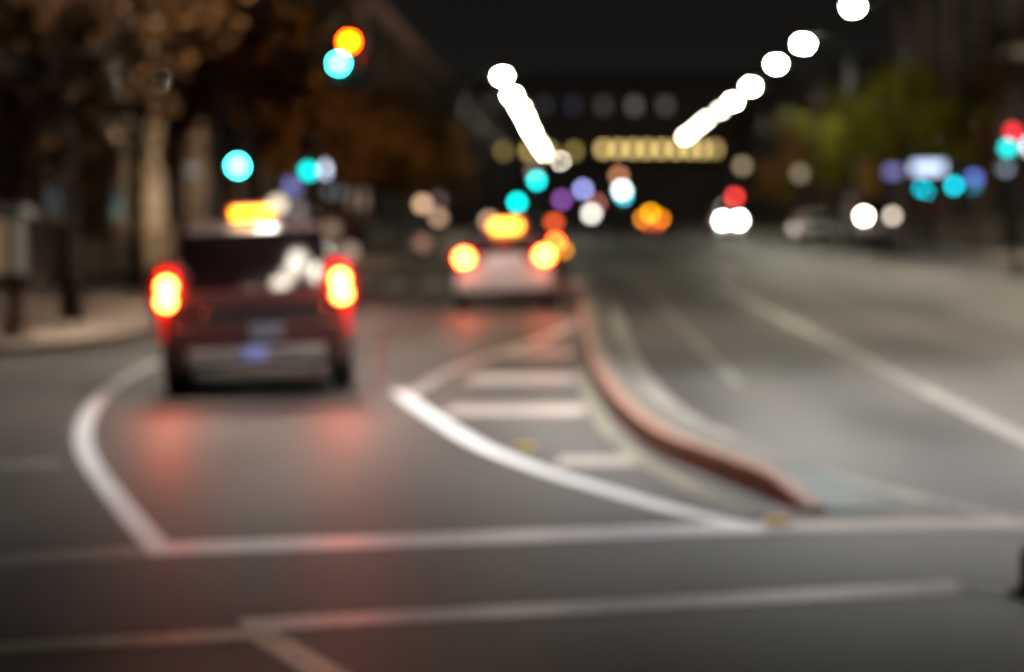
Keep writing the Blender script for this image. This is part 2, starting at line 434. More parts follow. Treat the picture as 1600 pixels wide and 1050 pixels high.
# made-up globes out of view, set to glint in the first taxi's rear window
t = empty('glint_lamps', (-9.8, 18.6, 0), 0, 'made-up post with five small globes out of view, set to glint in the taxi window', 'lamp')
MB().tube([(0, 0, 0), (0, 0, 6), (0, 0, 9.6)], [.1, .08, .06]).build('pole', M_POLE, t, True)
MB().tube([(0, 0, 9.5), (4, 0, 9.7), (7.8, 0, 9.6)], [.05, .04, .03], 8).build('arm', M_POLE, t, True)
for gx, gy, gz, gs in ((-2.14, 18.52, 9.0, 50), (-2.44, 18.70, 9.0, 24), (-2.64, 18.28, 9.0, 26), (-2.50, 18.48, 9.05, 14), (-3.0, 18.10, 9.0, 16)):
    g = MB().ball((gx+9.8, gy-18.6, gz), .11).build('globe', glow((1, .9, .75), gs), t, True)
    MB().tube([(gx+9.8, gy-18.6, gz+.1), (gx+9.8, 0, 9.66)], .012, 6).build('hanger', M_POLE, g)

# ------------------------------------------------------------------ traffic lights
GRN = (.035, 1.0, .92); RED = (1.0, .035, .03); REDO = (1.0, .30, .012)
def lens_strength(avg, d, dist):
    D = 36*(1-FOCUS/dist); w = max(.1, d*FPX/dist)
    return avg*max(1, (D/w)**2)
def head(parent, c, lit, dist, name='signal_head', size=.3, pitch=.36, back=.25, face=-1):
    """lit: {index: (colour, average brightness)}, index 0 red, 1 amber, 2 green; faces the camera"""
    c = Vector(c)
    h = MB().box(c+Vector((0, .14, 0)), (size+.1, .24, pitch*3+.04)).build(name, M_BLACK, parent, bevel=.03)
    for i, off in enumerate((M_REDOFF, M_AMBOFF, M_GRNOFF)):
        z = c.z + (1-i)*pitch
        mat = glow(lit[i][0], lens_strength(lit[i][1], size, dist)) if i in lit else off
        MB().lathe((c.x, c.y, z), [(size/2, .02), (size/2, 0), (size*.35, -.03), (size*.1, -.045)], 'Y').build('lens', mat, h, True)
        b = MB()
        n = 10
        for k in range(n):
            a0, a1 = math.pi*(-.15+1.3*k/n), math.pi*(-.15+1.3*(k+1)/n)
            r = size/2+.015
            b.poly([(c.x+r*math.cos(a0), c.y+.02, z+r*math.sin(a0)), (c.x+r*math.cos(a1), c.y+.02, z+r*math.sin(a1)), (c.x+r*math.cos(a1), c.y-.2, z+r*math.sin(a1)-.02), (c.x+r*math.cos(a0), c.y-.2, z+r*math.sin(a0)-.02)])
        b.build('visor', M_BLACK, h)
    return h
def sig_pole(t, x, y, top):
    MB().tube([(x, y, .1), (x, y, top)], [.09, .075]).build('pole', M_POLE, t, True)
    MB().lathe((x, y, 0), [(.2, 0), (.2, .1), (.12, .2)]).build('base', M_POLE, t)
def ped_head(parent, c, dist, colr, avg, hand=False):
    c = Vector(c)
    h = MB().box(c+Vector((0, .1, 0)), (.42, .18, .42)).build('pedestrian_signal', M_BLACK, parent, bevel=.02)
    m = glow(colr, lens_strength(avg, .22, dist))
    b = MB()
    if hand:
        b.box(c+Vector((0, 0, -.05)), (.13, .02, .12))
        for k in range(4): b.box(c+Vector((-.05+k*.034, 0, .07)), (.026, .02, .12))
        b.box(c+Vector((.085, 0, -.03)), (.03, .02, .1))
    else:
        b.ball(c+Vector((.01, 0, .12)), .04, (1, .3, 1))
        b.box(c+Vector((0, 0, .02)), (.08, .02, .14))
        b.tube([c+Vector((.02, 0, -.04)), c+Vector((.07, 0, -.15))], .025, 6); b.tube([c+Vector((-.02, 0, -.04)), c+Vector((-.06, 0, -.15))], .025, 6)
        b.tube([c+Vector((.03, 0, .07)), c+Vector((.1, 0, 0))], .02, 6); b.tube([c+Vector((-.03, 0, .07)), c+Vector((-.09, 0, .02))], .02, 6)
    b.build('walking_figure' if not hand else 'hand_figure', m, h)
    return h

# five-lens head on a mast arm plus a head on its post, left of the street
d = 54
pr, pg, p2 = at(545, 65, d), at(529, 99, d), at(372, 259, d)
t = empty('traffic_light', (0, 0, 0), 0, 'tall signal mast with red over green on its arm and a green on its post', 'traffic light')
px0 = p2.x-.42; sig_pole(t, px0, d+.2, 6.6)
MB().tube([(px0, d+.2, 6.3), (px0+2, d+.2, 6.62), (pg.x+1.0, d+.2, 6.7)], [.07, .06, .045]).build('mast_arm', M_POLE, t, True)
hc = Vector((pr.x, d, pr.z))
hh = MB()
hh.box(hc+Vector((0, .13, .02)), (.42, .22, .46)); hh.box(hc+Vector((0, .132, -.65)), (.86, .225, .84))
hh = hh.build('signal_head', M_BLACK, t, bevel=.03)
MB().tube([hc+Vector((0, .2, .2)), hc+Vector((0, .2, 6.7-hc.z))], .03, 6).build('hanger', M_POLE, hh)
for off, m in ((Vector((0, 0, 0)), glow((1, .024, .0001), lens_strength(90, .26, d))), (Vector((pg.x-pr.x, 0, pg.z-pr.z)), glow((.05, 1, .97), lens_strength(14, .26, d))),
               (Vector((.22, 0, -.48)), M_AMBOFF), (Vector((-.22, 0, -.86)), M_GRNOFF), (Vector((.22, 0, -.86)), M_GRNOFF)):
    c = hc+off; MB().lathe(c, [(.13, .03), (.13, 0), (.09, -.03), (.03, -.045)], 'Y').build('lens', m, hh, True)
head(t, (p2.x, d, p2.z+.36), {2: ((.06, 1, .97), 15)}, d)

d = 63
p = at(482, 267, d); q = at(506, 265, d)
t = empty('traffic_light', (0, 0, 0), 0, 'signal post with a green light next to a white walk figure, left pavement', 'traffic light')
sig_pole(t, p.x-.02, d+.4, p.z+1.1); head(t, (p.x, d, p.z+.36), {2: ((.005, 1, .93), 1.15)}, d)
ped_head(t, (q.x+.03, d-.05, q.z), d, (.72, .78, 1), .8)

def simple_signal(x, y, d, idx, c, avg, label, arm=False, size=.3):
    p = at(x, y, d)
    t = empty('traffic_light', (0, 0, 0), 0, label, 'traffic light', 'traffic lights further down the street')
    sig_pole(t, p.x+.0, d+.35, p.z+1.0)
    head(t, (p.x, d, p.z+(idx-1)*.36), {idx: (c, avg)}, d, size=size); return t
simple_signal(838, 282, 150, 2, (.002, 1, .95), 1.1, 'green signal just left of the street centre, the higher of two', size=.4)
simple_signal(808, 316, 140, 2, (.002, 1, .95), 1.05, 'green signal right above the second taxi, the lower of two', size=.4)
t = simple_signal(974, 306, 150, 2, (.08, .75, .9), .8, 'green signal with a white light over it, right of the centre', size=.4)
p = at(972, 297, 149.6); 
simple_signal(1148, 308, 140, 0, (1, .05, .05), .85, 'red signal above the bright headlights on the right carriageway', size=.4)

d = 62
p = at(1575, 231, d); q = at(1583, 206, d); w = at(1606, 228, d)
t = empty('traffic_light', (0, 0, 0), 0, 'signal post with red, green and white lights at the right edge', 'traffic light')
sig_pole(t, p.x+.3, d+.4, 4.6)
h = MB().box((p.x+.06, d+.13, p.z+.1), (.6, .22, 1.1)).build('signal_head', M_BLACK, t, bevel=.03)
for c, m in ((p, glow((.0, .80, .78), lens_strength(1.0, .26, d))), (q, glow((.80, .012, .03), lens_strength(1.0, .26, d)))):
    MB().lathe((c.x, d, c.z), [(.13, .03), (.13, 0), (.09, -.03), (.03, -.045)], 'Y').build('lens', m, h, True)
ped_head(t, (w.x, d, w.z), d, (.8, .8, .95), 1.0)

d = 112
for x, y, c, a, lab in ((1452, 296, (.0, .9, 1), 1.3, 'bright cyan signal below the long white shop sign'), (1440, 294, (.0, .35, .45), 1, 'dim cyan signal hidden half behind the bright cyan one'),
                        (1490, 290, (.0, .6, .75), 1.2, 'mid cyan signal right of the bright cyan one'), (1521, 292, (.0, .16, .2), 1, 'dark teal signal under the blue round light'), (1492, 264, (.0, .22, .25), 1, 'teal signal at the right end of the white shop sign')):
    simple_signal(x, y, d, 2, c, a, lab, size=.34); d += 1.4
p = at(1457, 318, 109)
t = empty('pedestrian_light', (0, 0, 0), 0, 'dim red hand signal on a post under the cyan lights, right pavement', 'pedestrian light')
sig_pole(t, p.x, 109.3, p.z+.4); ped_head(t, p, 109, (.22, .012, .02), .9, True)

# ------------------------------------------------------------------ round lamps and lit signs
def globe(x, y, d, c, avg, label, group, r=.2):
    p = at(x, y, d)
    t = empty('globe_lamp', (p.x, d, .13 if d > 64 else .13), 0, label, 'lamp', group)
    z = p.z-.13
    MB().tube([(0, 0, .0), (0, 0, max(.1, z-r*1.2))], [.06, .04], 8).build('post', M_POLE, t, True)
    MB().lathe((0, 0, z-r*1.25), [(.05, 0), (.1, .05), (.09, .1)]).build('collar', M_POLE, t)
    MB().ball((0, 0, z), r).build('globe', glow(c, lens_strength(avg, 2*r, d)), t, True)
    return t
WARM = (1, .62, .38)
GL = 'round warm lamps along the left pavement'
globe(660, 319, 92, WARM, .62, 'brightest round warm lamp in the left pavement cluster before the second taxi', GL)
globe(685, 340, 94, WARM, .36, 'middling round warm lamp, lower right in the left pavement cluster', GL)
globe(660, 381, 80, (1, .5, .36), .16, 'knee high dim pinkish round lamp left of the second taxi', GL)
globe(764, 345, 100, (1, .72, .45), .5, 'round warm lamp just left of the second taxi roof light', GL)
globe(685, 312, 105, (.6, .4, .42), .10, 'very faint greyish round lamp behind the warm pair', GL)
globe(518, 358, 70, (1, .7, .5), .16, 'dim round lamp by the right roof edge of the first taxi', GL)
globe(546, 394, 58, (1, .7, .55), .3, 'round lamp just over the right tail light of the first taxi', GL)
globe(534, 400, 60, (1, .5, .42), .14, 'fainter round lamp half behind another over the right tail light', GL)
globe(434, 320, 66, (1, .88, .66), 1.0, 'bright cream round lamp behind the right end of the roof sign', GL)
globe(492, 338, 90, (.8, .62, .42), .12, 'faint round lamp above the right roof edge of the first taxi', GL)
globe(465, 325, 84, (.7, .6, .7), .15, 'faint mauve round lamp right of the taxi roof sign', GL)
FAR = 'round lights far down the street'
globe(924, 334, 150, (1, .98, .85), .95, 'plain cream white round light low in the street centre', FAR, .25)
globe(911, 296, 170, (.36, .38, .85), .9, 'periwinkle blue round light above the cream one', FAR, .25)
globe(878, 312, 170, (.22, .07, .32), .9, 'purple round light left of the periwinkle one', FAR, .25)
globe(972, 297, 146, (.82, .93, 1), 1.6, 'bright blue white round light over the cyan signal', FAR, .25)
globe(967, 275, 160, (.55, .22, .10), .7, 'brownish orange round light above the blue white one', FAR, .25)
globe(1160, 259, 140, (.5, .4, .25), .35, 'faint tan round light at the foot of the green tree', FAR, .25)
globe(933, 318, 165, (.45, .16, .14), .5, 'dull red round light behind the cream one', FAR, .25)
globe(835, 268, 150, (.35, .26, .22), .35, 'faint beige round light left of the upper green signal', FAR, .25)
globe(1250, 272, 120, (.6, .5, .36), .22, 'faint beige round light below the green tree', FAR, .25)
globe(1523, 279, 104, (.16, .26, .85), .95, 'clear blue round light at the end of the cyan signals', FAR, .22)
globe(1570, 262, 100, (.22, .28, .36), .8, 'grey blue round light under the signals at the right edge', FAR, .22)
HIGH = 'dim high lamps before the left facade'
globe(80, 41, 60, (.45, .22, .10), .55, 'dim brown lamp high up near the top left corner', HIGH, .16)
globe(285, 110, 75, (.4, .3, .2), .14, 'very dim lamp above the green signal on the left', HIGH, .18)
globe(302, 268, 80, (.25, .32, .4), .16, 'dim bluish lamp left of the green signal on its post', HIGH, .18)

def lit_sign(name, x, y, d, wpx, hpx, c, s, label, cat='sign', z_to_ground=True):
    p = at(x, y, d); k = d/FPX
    t = empty(name, (p.x, d, 0), 0, label, cat)
    w, h = wpx*k, hpx*k
    MB().box((0, .12, p.z), (w+.12, .2, h+.12)).build('sign_case', M_BLACK, t, bevel=.02)
    MB().box((0, .0, p.z), (w, .05, h)).build('lit_panel', glow(c, s), t)
    for sx in (-1, 1):
        MB().tube([(sx*w*.35, .15, .1), (sx*w*.35, .15, p.z-h/2-.04)], .05, 8).build('post', M_POLE, t, True)
    return t
lit_sign('shop_sign', 1450, 262, 106, 50, 16, (.62, .74, 1), 2.2, 'long glowing white sign box on posts, right pavement')
lit_sign('shop_sign', 1395, 268, 106.5, 20, 14, (.26, .23, .55), 1.6, 'short mauve sign box left of the long white one')
lit_sign('shop_sign', 458, 290, 110, 18, 16, (.3, .3, .75), 2.2, 'blue lit sign box over the first taxi roof')
lit_sign('shop_sign', 520, 300, 112, 34, 12, (.3, .33, .34), .6, 'grey lit sign box behind the walk signal')
lit_sign('shop_sign', 560, 312, 108, 26, 26, (.6, .42, .32), .5, 'pinkish beige lit sign box right of the grey one')
lit_sign('shop_sign', 510, 186, 86, 34, 16, (.75, .36, .05), 1.3, 'orange lit sign glowing among the left trees')
lit_sign('shop_sign', 1590, 80, 110, 50, 20, (.5, .38, .25), .35, 'beige lit window built as a sign box, high up at the right edge')  # a lit window in the shape of a sign box
lit_sign('shop_sign', 185, 193, 64, 50, 14, (.5, .33, .2), .22, 'dim beige lit window built as a sign box between the facade columns')  # stands for a lit window, shaped as a sign box

p = at(1357, 290, 104)
t = empty('advertising_column', (p.x, 104, .13), 0, 'mustard yellow upright column beside the right pavement headlights', 'column')
MB().box((0, 0, 2.1), (.85, .85, 3.4)).build('shaft', surf('mustard', (.45, .24, .04), .5, scale=3), t, bevel=.05)
MB().box((0, 0, .2), (1.0, 1.0, .4)).build('base', M_TRIM, t, bevel=.03)
MB().box((0, 0, 3.87), (1.05, 1.05, .14), taper=.8).build('cap', M_TRIM, t, bevel=.03)

# lantern-like display case at the left edge
p = at(22, 380, 32)
t = empty('display_case', (p.x, 32, .13), 0, 'dark lantern shaped case with pale lit panes on a brown post', 'display case')
zc = p.z-.13
MB().box((0, 0, zc-.48), (.62, .62, .1), taper=.9).build('case_floor', M_BLACK, t, bevel=.02)
MB().box((0, 0, zc+.42), (.66, .66, .16), taper=.5).build('case_roof', M_BLACK, t, bevel=.02)
b = MB()
for sx, sy in ((-1, -1), (1, -1), (1, 1), (-1, 1)): b.box((sx*.27, sy*.27, zc-.04), (.07, .07, .78))
b.box((0, -.275, zc-.04), (.09, .05, .78))
for zz in (-.42, .345):
    for sy in (-1, 1): b.box((0, sy*.271, zc+zz), (.6, .06, .04)); b.box((sy*.271, 0, zc+zz), (.06, .6, .035))
b.build('frame', M_BLACK, t)
for sx, c in ((-1, (.55, .36, .22)), (1, (.42, .36, .26))):
    MB().box((sx*.14, -.262, zc-.04), (.17, .02, .74)).build('pane', glow(c, .3), t)
MB().tube([(0, 0, 0), (0, 0, zc-.5)], [.12, .09]).build('post', surf('brown_post', (.12, .06, .035), .6), t, True)
MB().lathe((0, 0, 0), [(.24, 0), (.24, .06), (.14, .12)]).build('base', surf('brown_post', (.12, .06, .035), .6), t)

# ------------------------------------------------------------------ cars
class Car:
    """origin on the ground under the rear bumper's middle, forward = +Y.
    stations: (y, zbottom, zbelt, zroof, halfwidth, roof_halfwidth)"""
    def __init__(s, name, st, mat, label, cat, group=None):
        s.root = empty(name, (0, 0, 0), 0, label, cat, group); s.st = st
        b = MB(); prev = None; s.rings = []
        for (y, zb, zl, zr, w, wr) in st:
            P = [(-w*.88, zb), (-w*.98, zb+.12), (-w, lerp(zb, zl, .55)), (-w*.95, zl), (-wr, zr-.04*(zr > zl+.1)), (-wr*.82, zr), (0, zr+.012)]
            P = P + [(-x, z) for x, z in P[-2::-1]]
            ring = [b.bm.verts.new((x, y, z)) for x, z in P]; s.rings.append([Vector((x, y, z)) for x, z in P])
            if prev:
                for i in range(len(ring)-1): b.bm.faces.new((prev[i], prev[i+1], ring[i+1], ring[i]))
                b.bm.faces.new((prev[-1], prev[0], ring[0], ring[-1]))
            else: b.bm.faces.new(ring)
            prev = ring
        b.bm.faces.new(prev)
        s.body = b.build('body', mat, s.root, True)
        s.body.modifiers.new('b', 'BEVEL').width = .02
        s.body.modifiers['b'].segments = 2
        m = s.body.modifiers.new('w', 'WEIGHTED_NORMAL')
    def panel(s, name, i0, i1, j0, j1, mat, u=(0, 1), v=(0, 1), off=.012):
        a, bq, c, d = s.rings[i0][j0], s.rings[i0][j1], s.rings[i1][j1], s.rings[i1][j0]
        def f(uu, vv): return (a.lerp(bq, uu)).lerp(d.lerp(c, uu), vv)
        n = (bq-a).cross(d-a).normalized()
        cen = f(.5, .5)
        if n.dot(cen-Vector((0, cen.y if abs(n.y) < .5 else 2.3, .9))) < 0: n = -n
        q = [f(u[0], v[0]), f(u[1], v[0]), f(u[1], v[1]), f(u[0], v[1])]
        b = MB(); b.poly([p+n*off for p in q])
        lo = [p-n*.03 for p in q]; hi = [p+n*off for p in q]
        for k in range(4): b.poly([lo[k], lo[(k+1) % 4], hi[(k+1) % 4], hi[k]])
        return b.build(name, mat, s.root)
    def wheels(s, ys, w, r=.34):
        for y in ys:
            for sx in (-1, 1):
                x = sx*(w-.1)
                wh = MB().lathe((x, y, r), [(r*.7, -.11), (r*.95, -.11), (r, -.08), (r, .08), (r*.95, .11), (r*.7, .11)], 'X', 22).build('wheel', M_RUB, s.root, True)
                rb = MB().lathe((x+sx*.113, y, r), [(r*.66, -.012), (r*.66, .004), (r*.2, .012)], 'X', 16)
                for k in range(5):
                    a = 2*math.pi*k/5
                    rb.box((x+sx*.127, y+math.cos(a)*r*.35, r+math.sin(a)*r*.35), (.014, .05+.1*abs(math.cos(a)), .05+.1*abs(math.sin(a))))
                rb.build('rim', M_RIM, wh)
                b = MB(); n = 14
                for k in range(n):
                    a0, a1 = math.pi*k/n, math.pi*(k+1)/n
                    for ri, ro in ((r*1.02, r*1.2),):
                        xx = sx*(w+.006)
                        b.poly([(xx, y+ri*math.cos(a0), r+ri*math.sin(a0)), (xx, y+ri*math.cos(a1), r+ri*math.sin(a1)), (xx, y+ro*math.cos(a1), r+ro*math.sin(a1)), (xx, y+ro*math.cos(a0), r+ro*math.sin(a0))])
                b.build('wheel_arch', M_TRIM, s.root)
    def part(s, name, c, d, mat, bevel=.015, parent=None, taper=1):
        return MB().box(c, d, taper=taper).build(name, mat, parent or s.root, bevel=bevel)
    def mirrors(s, y, z, w, mat):
        for sx in (-1, 1):
            s.part('wing_mirror', (sx*(w+.1), y, z), (.2, .1, .15), mat, .03)

def suv_stations(L, H, w, belt=1.02, zb=.28):
    return [(0, .45, .80, .86, w*.92, w*.7), (.06, zb+.02, belt-.03, belt+.02, w*.97, w*.82), (.13, zb, belt, belt+.10, w, w*.84), (.40, zb, belt, H-.09, w, w*.76), (.62, zb, belt, H-.01, w, w*.73),
            (1.4, zb-.03, belt-.01, H, w, w*.74), (2.5, zb-.03, belt-.03, H-.02, w, w*.74), (2.85, zb-.03, belt-.04, H-.1, w, w*.72), (3.5, zb-.02, belt-.06, belt+.02, w, w*.82),
            (L-.35, zb, belt-.16, belt-.12, w*.96, w*.78), (L-.08, zb+.04, .72, .76, w*.88, w*.7), (L, .4, .62, .66, w*.8, w*.62)]
def sedan_stations(L, H, w, belt=.93, zb=.25):
    return [(0, .42, .78, .82, w*.9, w*.72), (.07, zb+.03, belt-.03, belt+.01, w*.97, w*.8), (.16, zb, belt, belt+.05, w, w*.84), (.75, zb, belt, belt+.07, w, w*.82), (1.35, zb-.02, belt, H-.05, w, w*.70), (1.7, zb-.03, belt, H, w, w*.68),
            (2.5, zb-.03, belt-.02, H, w, w*.69), (2.8, zb-.03, belt-.03, H-.06, w, w*.68), (3.45, zb-.02, belt-.04, belt+.02, w, w*.82), (L-.35, zb, belt-.15, belt-.11, w*.95, w*.78), (L-.08, zb+.04, .66, .70, w*.87, w*.7), (L, .38, .56, .6, w*.8, w*.62)]

M_PAINT1 = surf('maroon_paint', (.125, .045, .04), .36, metal=.25, var=.08, scale=2, coat=.5)
M_ROOF_DULLING = surf('maroon_roof_dulling', (.05, .012, .012), .6, var=.08, scale=2)
M_PAINT2 = surf('silver_paint', (.52, .46, .47), .35, metal=.05, var=.06, scale=2, coat=.8)
M_PAINT3 = surf('dark_paint', (.03, .02, .025), .3, metal=.2, var=.06, scale=2, coat=.8)
M_PAINT4 = surf('grey_paint', (.3, .3, .3), .3, metal=.3, var=.06, scale=2, coat=.8)
M_PAINT5 = surf('white_paint', (.6, .6, .58), .35, var=.06, scale=2, coat=.8)
M_LREF = surf('red_reflector', (.35, .015, .012), .25, scale=20)

def taillight(car, x, y, z, w, h, c, s, inner=None, rim=None):
    """red lens with a bulb window on it"""
    l = MB().box((x, y, z), (w, .1, h)).build('tail_light', glow((1, .02, .015), rim or 1.2), car.root, bevel=.03)
    return l
BRAKE = (1.0, .105, .016)
M_HALO = bloom_glow((1, .025, .015), 3.0)  # red bloom put in as a glowing material
# ---- first taxi: SUV
w1, H1 = .90, 1.66
c1 = Car('taxi_suv', suv_stations(4.5, H1, w1), M_PAINT1, 'dark red taxi seen from behind with yellow roof sign and glowing brake lights', 'taxi')
c1.panel('rear_window', 2, 3, 5, 7, M_GLASS, (-.1, 1.1), (-.22, .99), .022)
c1.panel('windscreen', 7, 8, 5, 7, M_GLASS, (-.08, 1.08), (.03, .95), .022)
for j, a in ((3, 4), (9, 8)):
    c1.panel('side_window', 4, 5, j, a, M_GLASS, (.1, .9), (.1, .92)); c1.panel('side_window', 5, 6, j, a, M_GLASS, (.1, .9), (.05, .95)); c1.panel('side_window', 6, 7, j, a, M_GLASS, (.1, .85), (.06, .95))
for k in (3, 4, 5, 6): c1.panel('roof_dulling_skin', k, k+1, 5, 7, M_ROOF_DULLING, (0, 1), (0, 1), .006)  # darker, duller skin laid over the roof to take out lamp reflections
c1.wheels((.85, 3.55), w1, .35); c1.mirrors(2.95, 1.1, w1, M_PAINT1)
for sx in (-1, 1):
    hs = 1 if sx < 0 else -1
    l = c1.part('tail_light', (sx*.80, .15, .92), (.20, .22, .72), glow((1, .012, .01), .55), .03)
    MB().ball((sx*.80, .10, 1.02), .27, (.8, .25, 1.25), 18).build('bloom_ball', M_HALO, c1.root, True)  # added glowing ball, imitates the lens bloom round the brake light
    MB().ball((sx*.815, .0, 1.09), .075, (1.0, .35, 1.05)).build('bulb', glow(BRAKE, 88), l, True)
    MB().ball((sx*.828, .0, .955), .08, (.95, .35, .95)).build('bulb', glow(BRAKE, 88), l, True)
    c1.part('reflector', (sx*.74, -.012, .56), (.16, .03, .09), M_LREF, .01)
    c1.part('exhaust', (sx*.55, .02, .26), (.1, .2, .07), M_CHROME, .02)
    c1.part('roof_rail', (sx*.62, 1.7, H1+.02), (.04, 1.9, .04), M_TRIM, .012)
bp = c1.part('bumper', (0, .02, .58), (1.62, .12, .26), M_PAINT1, .04)
c1.part('bumper_step', (0, -.035, .40), (1.3, .1, .16), surf('valance', (.32, .29, .26), .4, metal=.3, scale=4), .03)
c1.part('tailgate_trim', (.1, .0, .80), (1.15, .05, .11), M_CHROME, .015)
c1.part('number_plate', (.1, -.048, .63), (.32, .03, .14), surf('dull_plate', (.24, .23, .28), .4, scale=10), .01)
c1.part('badge', (.12, .035, .90), (.16, .03, .08), M_CHROME, .02)
c1.part('tow_cover_glow', (-.02, -.10, .43), (.22, .03, .13), glow((.36, .38, .8), .28), .03)  # bluish light on the cover put in as emission, no lamp
MB().tube([(.05, .135, 1.16), (.42, .18, 1.22)], .012, 6).build('wiper', M_TRIM, c1.root)
sg = c1.part('roof_sign', (-.0, .9, H1+.085), (.46, .16, .15), glow((1, .03, .01), .9), .04)  # case glows red to imitate a bloom rim round the panel
c1.part('sign_panel', (0, .815, H1+.085), (.38, .02, .10), glow((1, .48, .012), 7), .008, sg)
c1.part('sign_foot', (0, .9, H1+.025), (.5, .2, .035), M_TRIM, .01)
p = gnd(405, 622); c1.root.location = (p.x, p.y, 0); c1.root.rotation_euler = (0, R(-2.0), R(6.5))

# ---- second taxi: silver sedan
w2, H2 = .88, 1.38
c2 = Car('taxi_sedan', sedan_stations(4.7, H2, w2), M_PAINT2, 'silver taxi saloon ahead with yellow roof sign and round brake lights', 'taxi')
c2.panel('rear_window', 3, 4, 5, 7, M_GLASS, (-.08, 1.08), (.06, .95), .022); c2.panel('windscreen', 7, 8, 5, 7, M_GLASS, (-.08, 1.08), (.03, .95), .022)
for j, a in ((3, 4), (9, 8)):
    c2.panel('side_window', 4, 5, j, a, M_GLASS, (.1, .9), (.15, .95)); c2.panel('side_window', 5, 6, j, a, M_GLASS, (.1, .88), (.05, .95)); c2.panel('side_window', 6, 7, j, a, M_GLASS, (.1, .85), (.06, .95))
c2.wheels((.95, 3.75), w2, .33); c2.mirrors(3.0, 1.0, w2, M_PAINT2)
for sx in (-1, 1):
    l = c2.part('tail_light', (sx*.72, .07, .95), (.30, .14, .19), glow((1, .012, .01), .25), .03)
    MB().ball((sx*.68, .05, .97), .30, (1.1, .25, .8), 18).build('bloom_ball', M_HALO, c2.root, True)  # bloom halo again, a glowing ball behind the bulb
    MB().ball((sx*.70, -.05, .97), .11, (1.1, .4, 1.0)).build('bulb', glow(BRAKE, 88), l, True)
    c2.part('reflector', (sx*.66, -.01, .5), (.16, .03, .05), M_LREF, .01)
    c2.part('exhaust', (sx*.5, .04, .24), (.1, .2, .06), M_CHROME, .02)
c2.part('bumper', (0, .03, .50), (1.6, .12, .24), M_PAINT2, .05)
c2.part('valance', (0, .0, .33), (1.5, .1, .12), M_TRIM, .03)
c2.part('number_plate', (0, .02, .76), (.34, .05, .16), M_PLATE, .01)
c2.part('high_brake_light', (0, 1.2, 1.28), (.3, .06, .04), glow((1, .03, .02), 1.5), .01)
sg = c2.part('roof_sign', (.05, 1.9, H2+.12), (.66, .18, .24), glow((1, .03, .01), .9), .05)  # red glow of the case imitates bloom round the sign
c2.part('sign_panel', (.05, 1.80, H2+.12), (.5, .03, .15), glow((1, .46, .04), 10), .01, sg)
c2.part('sign_foot', (0, 1.9, H2+.03), (.55, .2, .03), M_TRIM, .01)
p = gnd(791, 488); c2.root.location = (p.x, p.y, 0); c2.root.rotation_euler = (0, R(-1.5), R(1.8))

# ---- more traffic
def far_car(name, label, mat, x, y, d, flip, H=1.6, L=4.5, w=.88, lights=None, van=False, group=None, z=0):
    st = suv_stations(L, H, w, belt=min(1.05, H*.62)) if not van else [(0, .4, 1.0, 1.1, w*.95, w*.8), (.06, .3, 1.2, H-.12, w, w*.86), (.3, .3, 1.2, H, w, w*.84), (1.4, .3, 1.2, H, w, w*.84), (2.9, .3, 1.2, H, w, w*.84), (3.4, .3, 1.18, H-.08, w, w*.82), (4.0, .3, 1.12, 1.3, w, w*.84), (L-.3, .3, 1.0, 1.06, w*.95, w*.8), (L-.06, .32, .9, .95, w*.9, w*.75), (L, .4, .75, .8, w*.84, w*.7)]
    c = Car(name, st, mat, label, 'van' if van else 'car', group)
    if not van:
        c.panel('rear_window', 2, 3, 5, 7, M_GLASS, (-.08, 1.08), (.05, .95), .022); c.panel('windscreen', 7, 8, 5, 7, M_GLASS, (-.08, 1.08), (.03, .95), .022)
        sp = (4, 5, 6)
    else:
        c.panel('windscreen', 5, 6, 5, 7, M_GLASS, (-.08, 1.08), (.03, .95), .022); sp = (4,)
    for j, a in ((3, 4), (9, 8)):
        for k in sp: c.panel('side_window', k, k+1, j, a, M_GLASS, (.1, .9), (.06, .94))
    c.wheels((.85, L-.95), w); c.mirrors(3.2 if not van else 3.7, 1.15, w, mat)
    c.part('front_bumper', (0, L-.02, .48), (w*1.6, .1, .22), M_TRIM, .03)
    c.part('rear_bumper', (0, .0, .48), (w*1.7, .1, .2), M_TRIM, .03)
    c.part('grille', (0, L-.03, .68), (w*.9, .06, .12), M_TRIM, .01)
    c.part('number_plate', (0, -.055, .62), (.34, .03, .14), M_PLATE, .01)
    p = at(x, y, d)
    c.root.location = (p.x, d, z); c.root.rotation_euler.z = math.pi if flip else 0
    if flip: c.root.location.y = d + L
    return c
def head_lights(c, L, zz, sep, s, r=.1, col=(1, .95, .85)):
    for sx, ss in zip((-1, 1), s if isinstance(s, tuple) else (s, s)):
        h = c.part('headlight', (sx*sep, L-.1, zz), (.3, .26, .22), M_GLASS, .03)
        MB().ball((sx*sep, L+.04, zz), r, (1, .4, 1)).build('bulb', glow(col, ss), h, True)
c3 = far_car('parked_car', 'dark tall car ahead of the silver taxi with a high red light', M_PAINT3, 828, 400, 62, False, 1.62)
c3.root.name = 'tall_car'
hb = c3.part('tail_light', (.62, .2, 1.50), (.22, .1, .14), glow((1, .13, .035), 5.0), .02)
for sx in (-1, 1):
    l = c3.part('tail_light', (sx*.72, .12, .98), (.22, .2, .2), glow((1, .012, .01), .3), .03)
    MB().ball((sx*.66, .0, .98), .1, (1, .4, 1)).build('bulb', glow(BRAKE, 40), l, True)
    l = c3.part('indicator', (sx*.86, .1, .78), (.16, .16, .14), glow((1, .36, .0), 6.5 if sx > 0 else .1), .02)

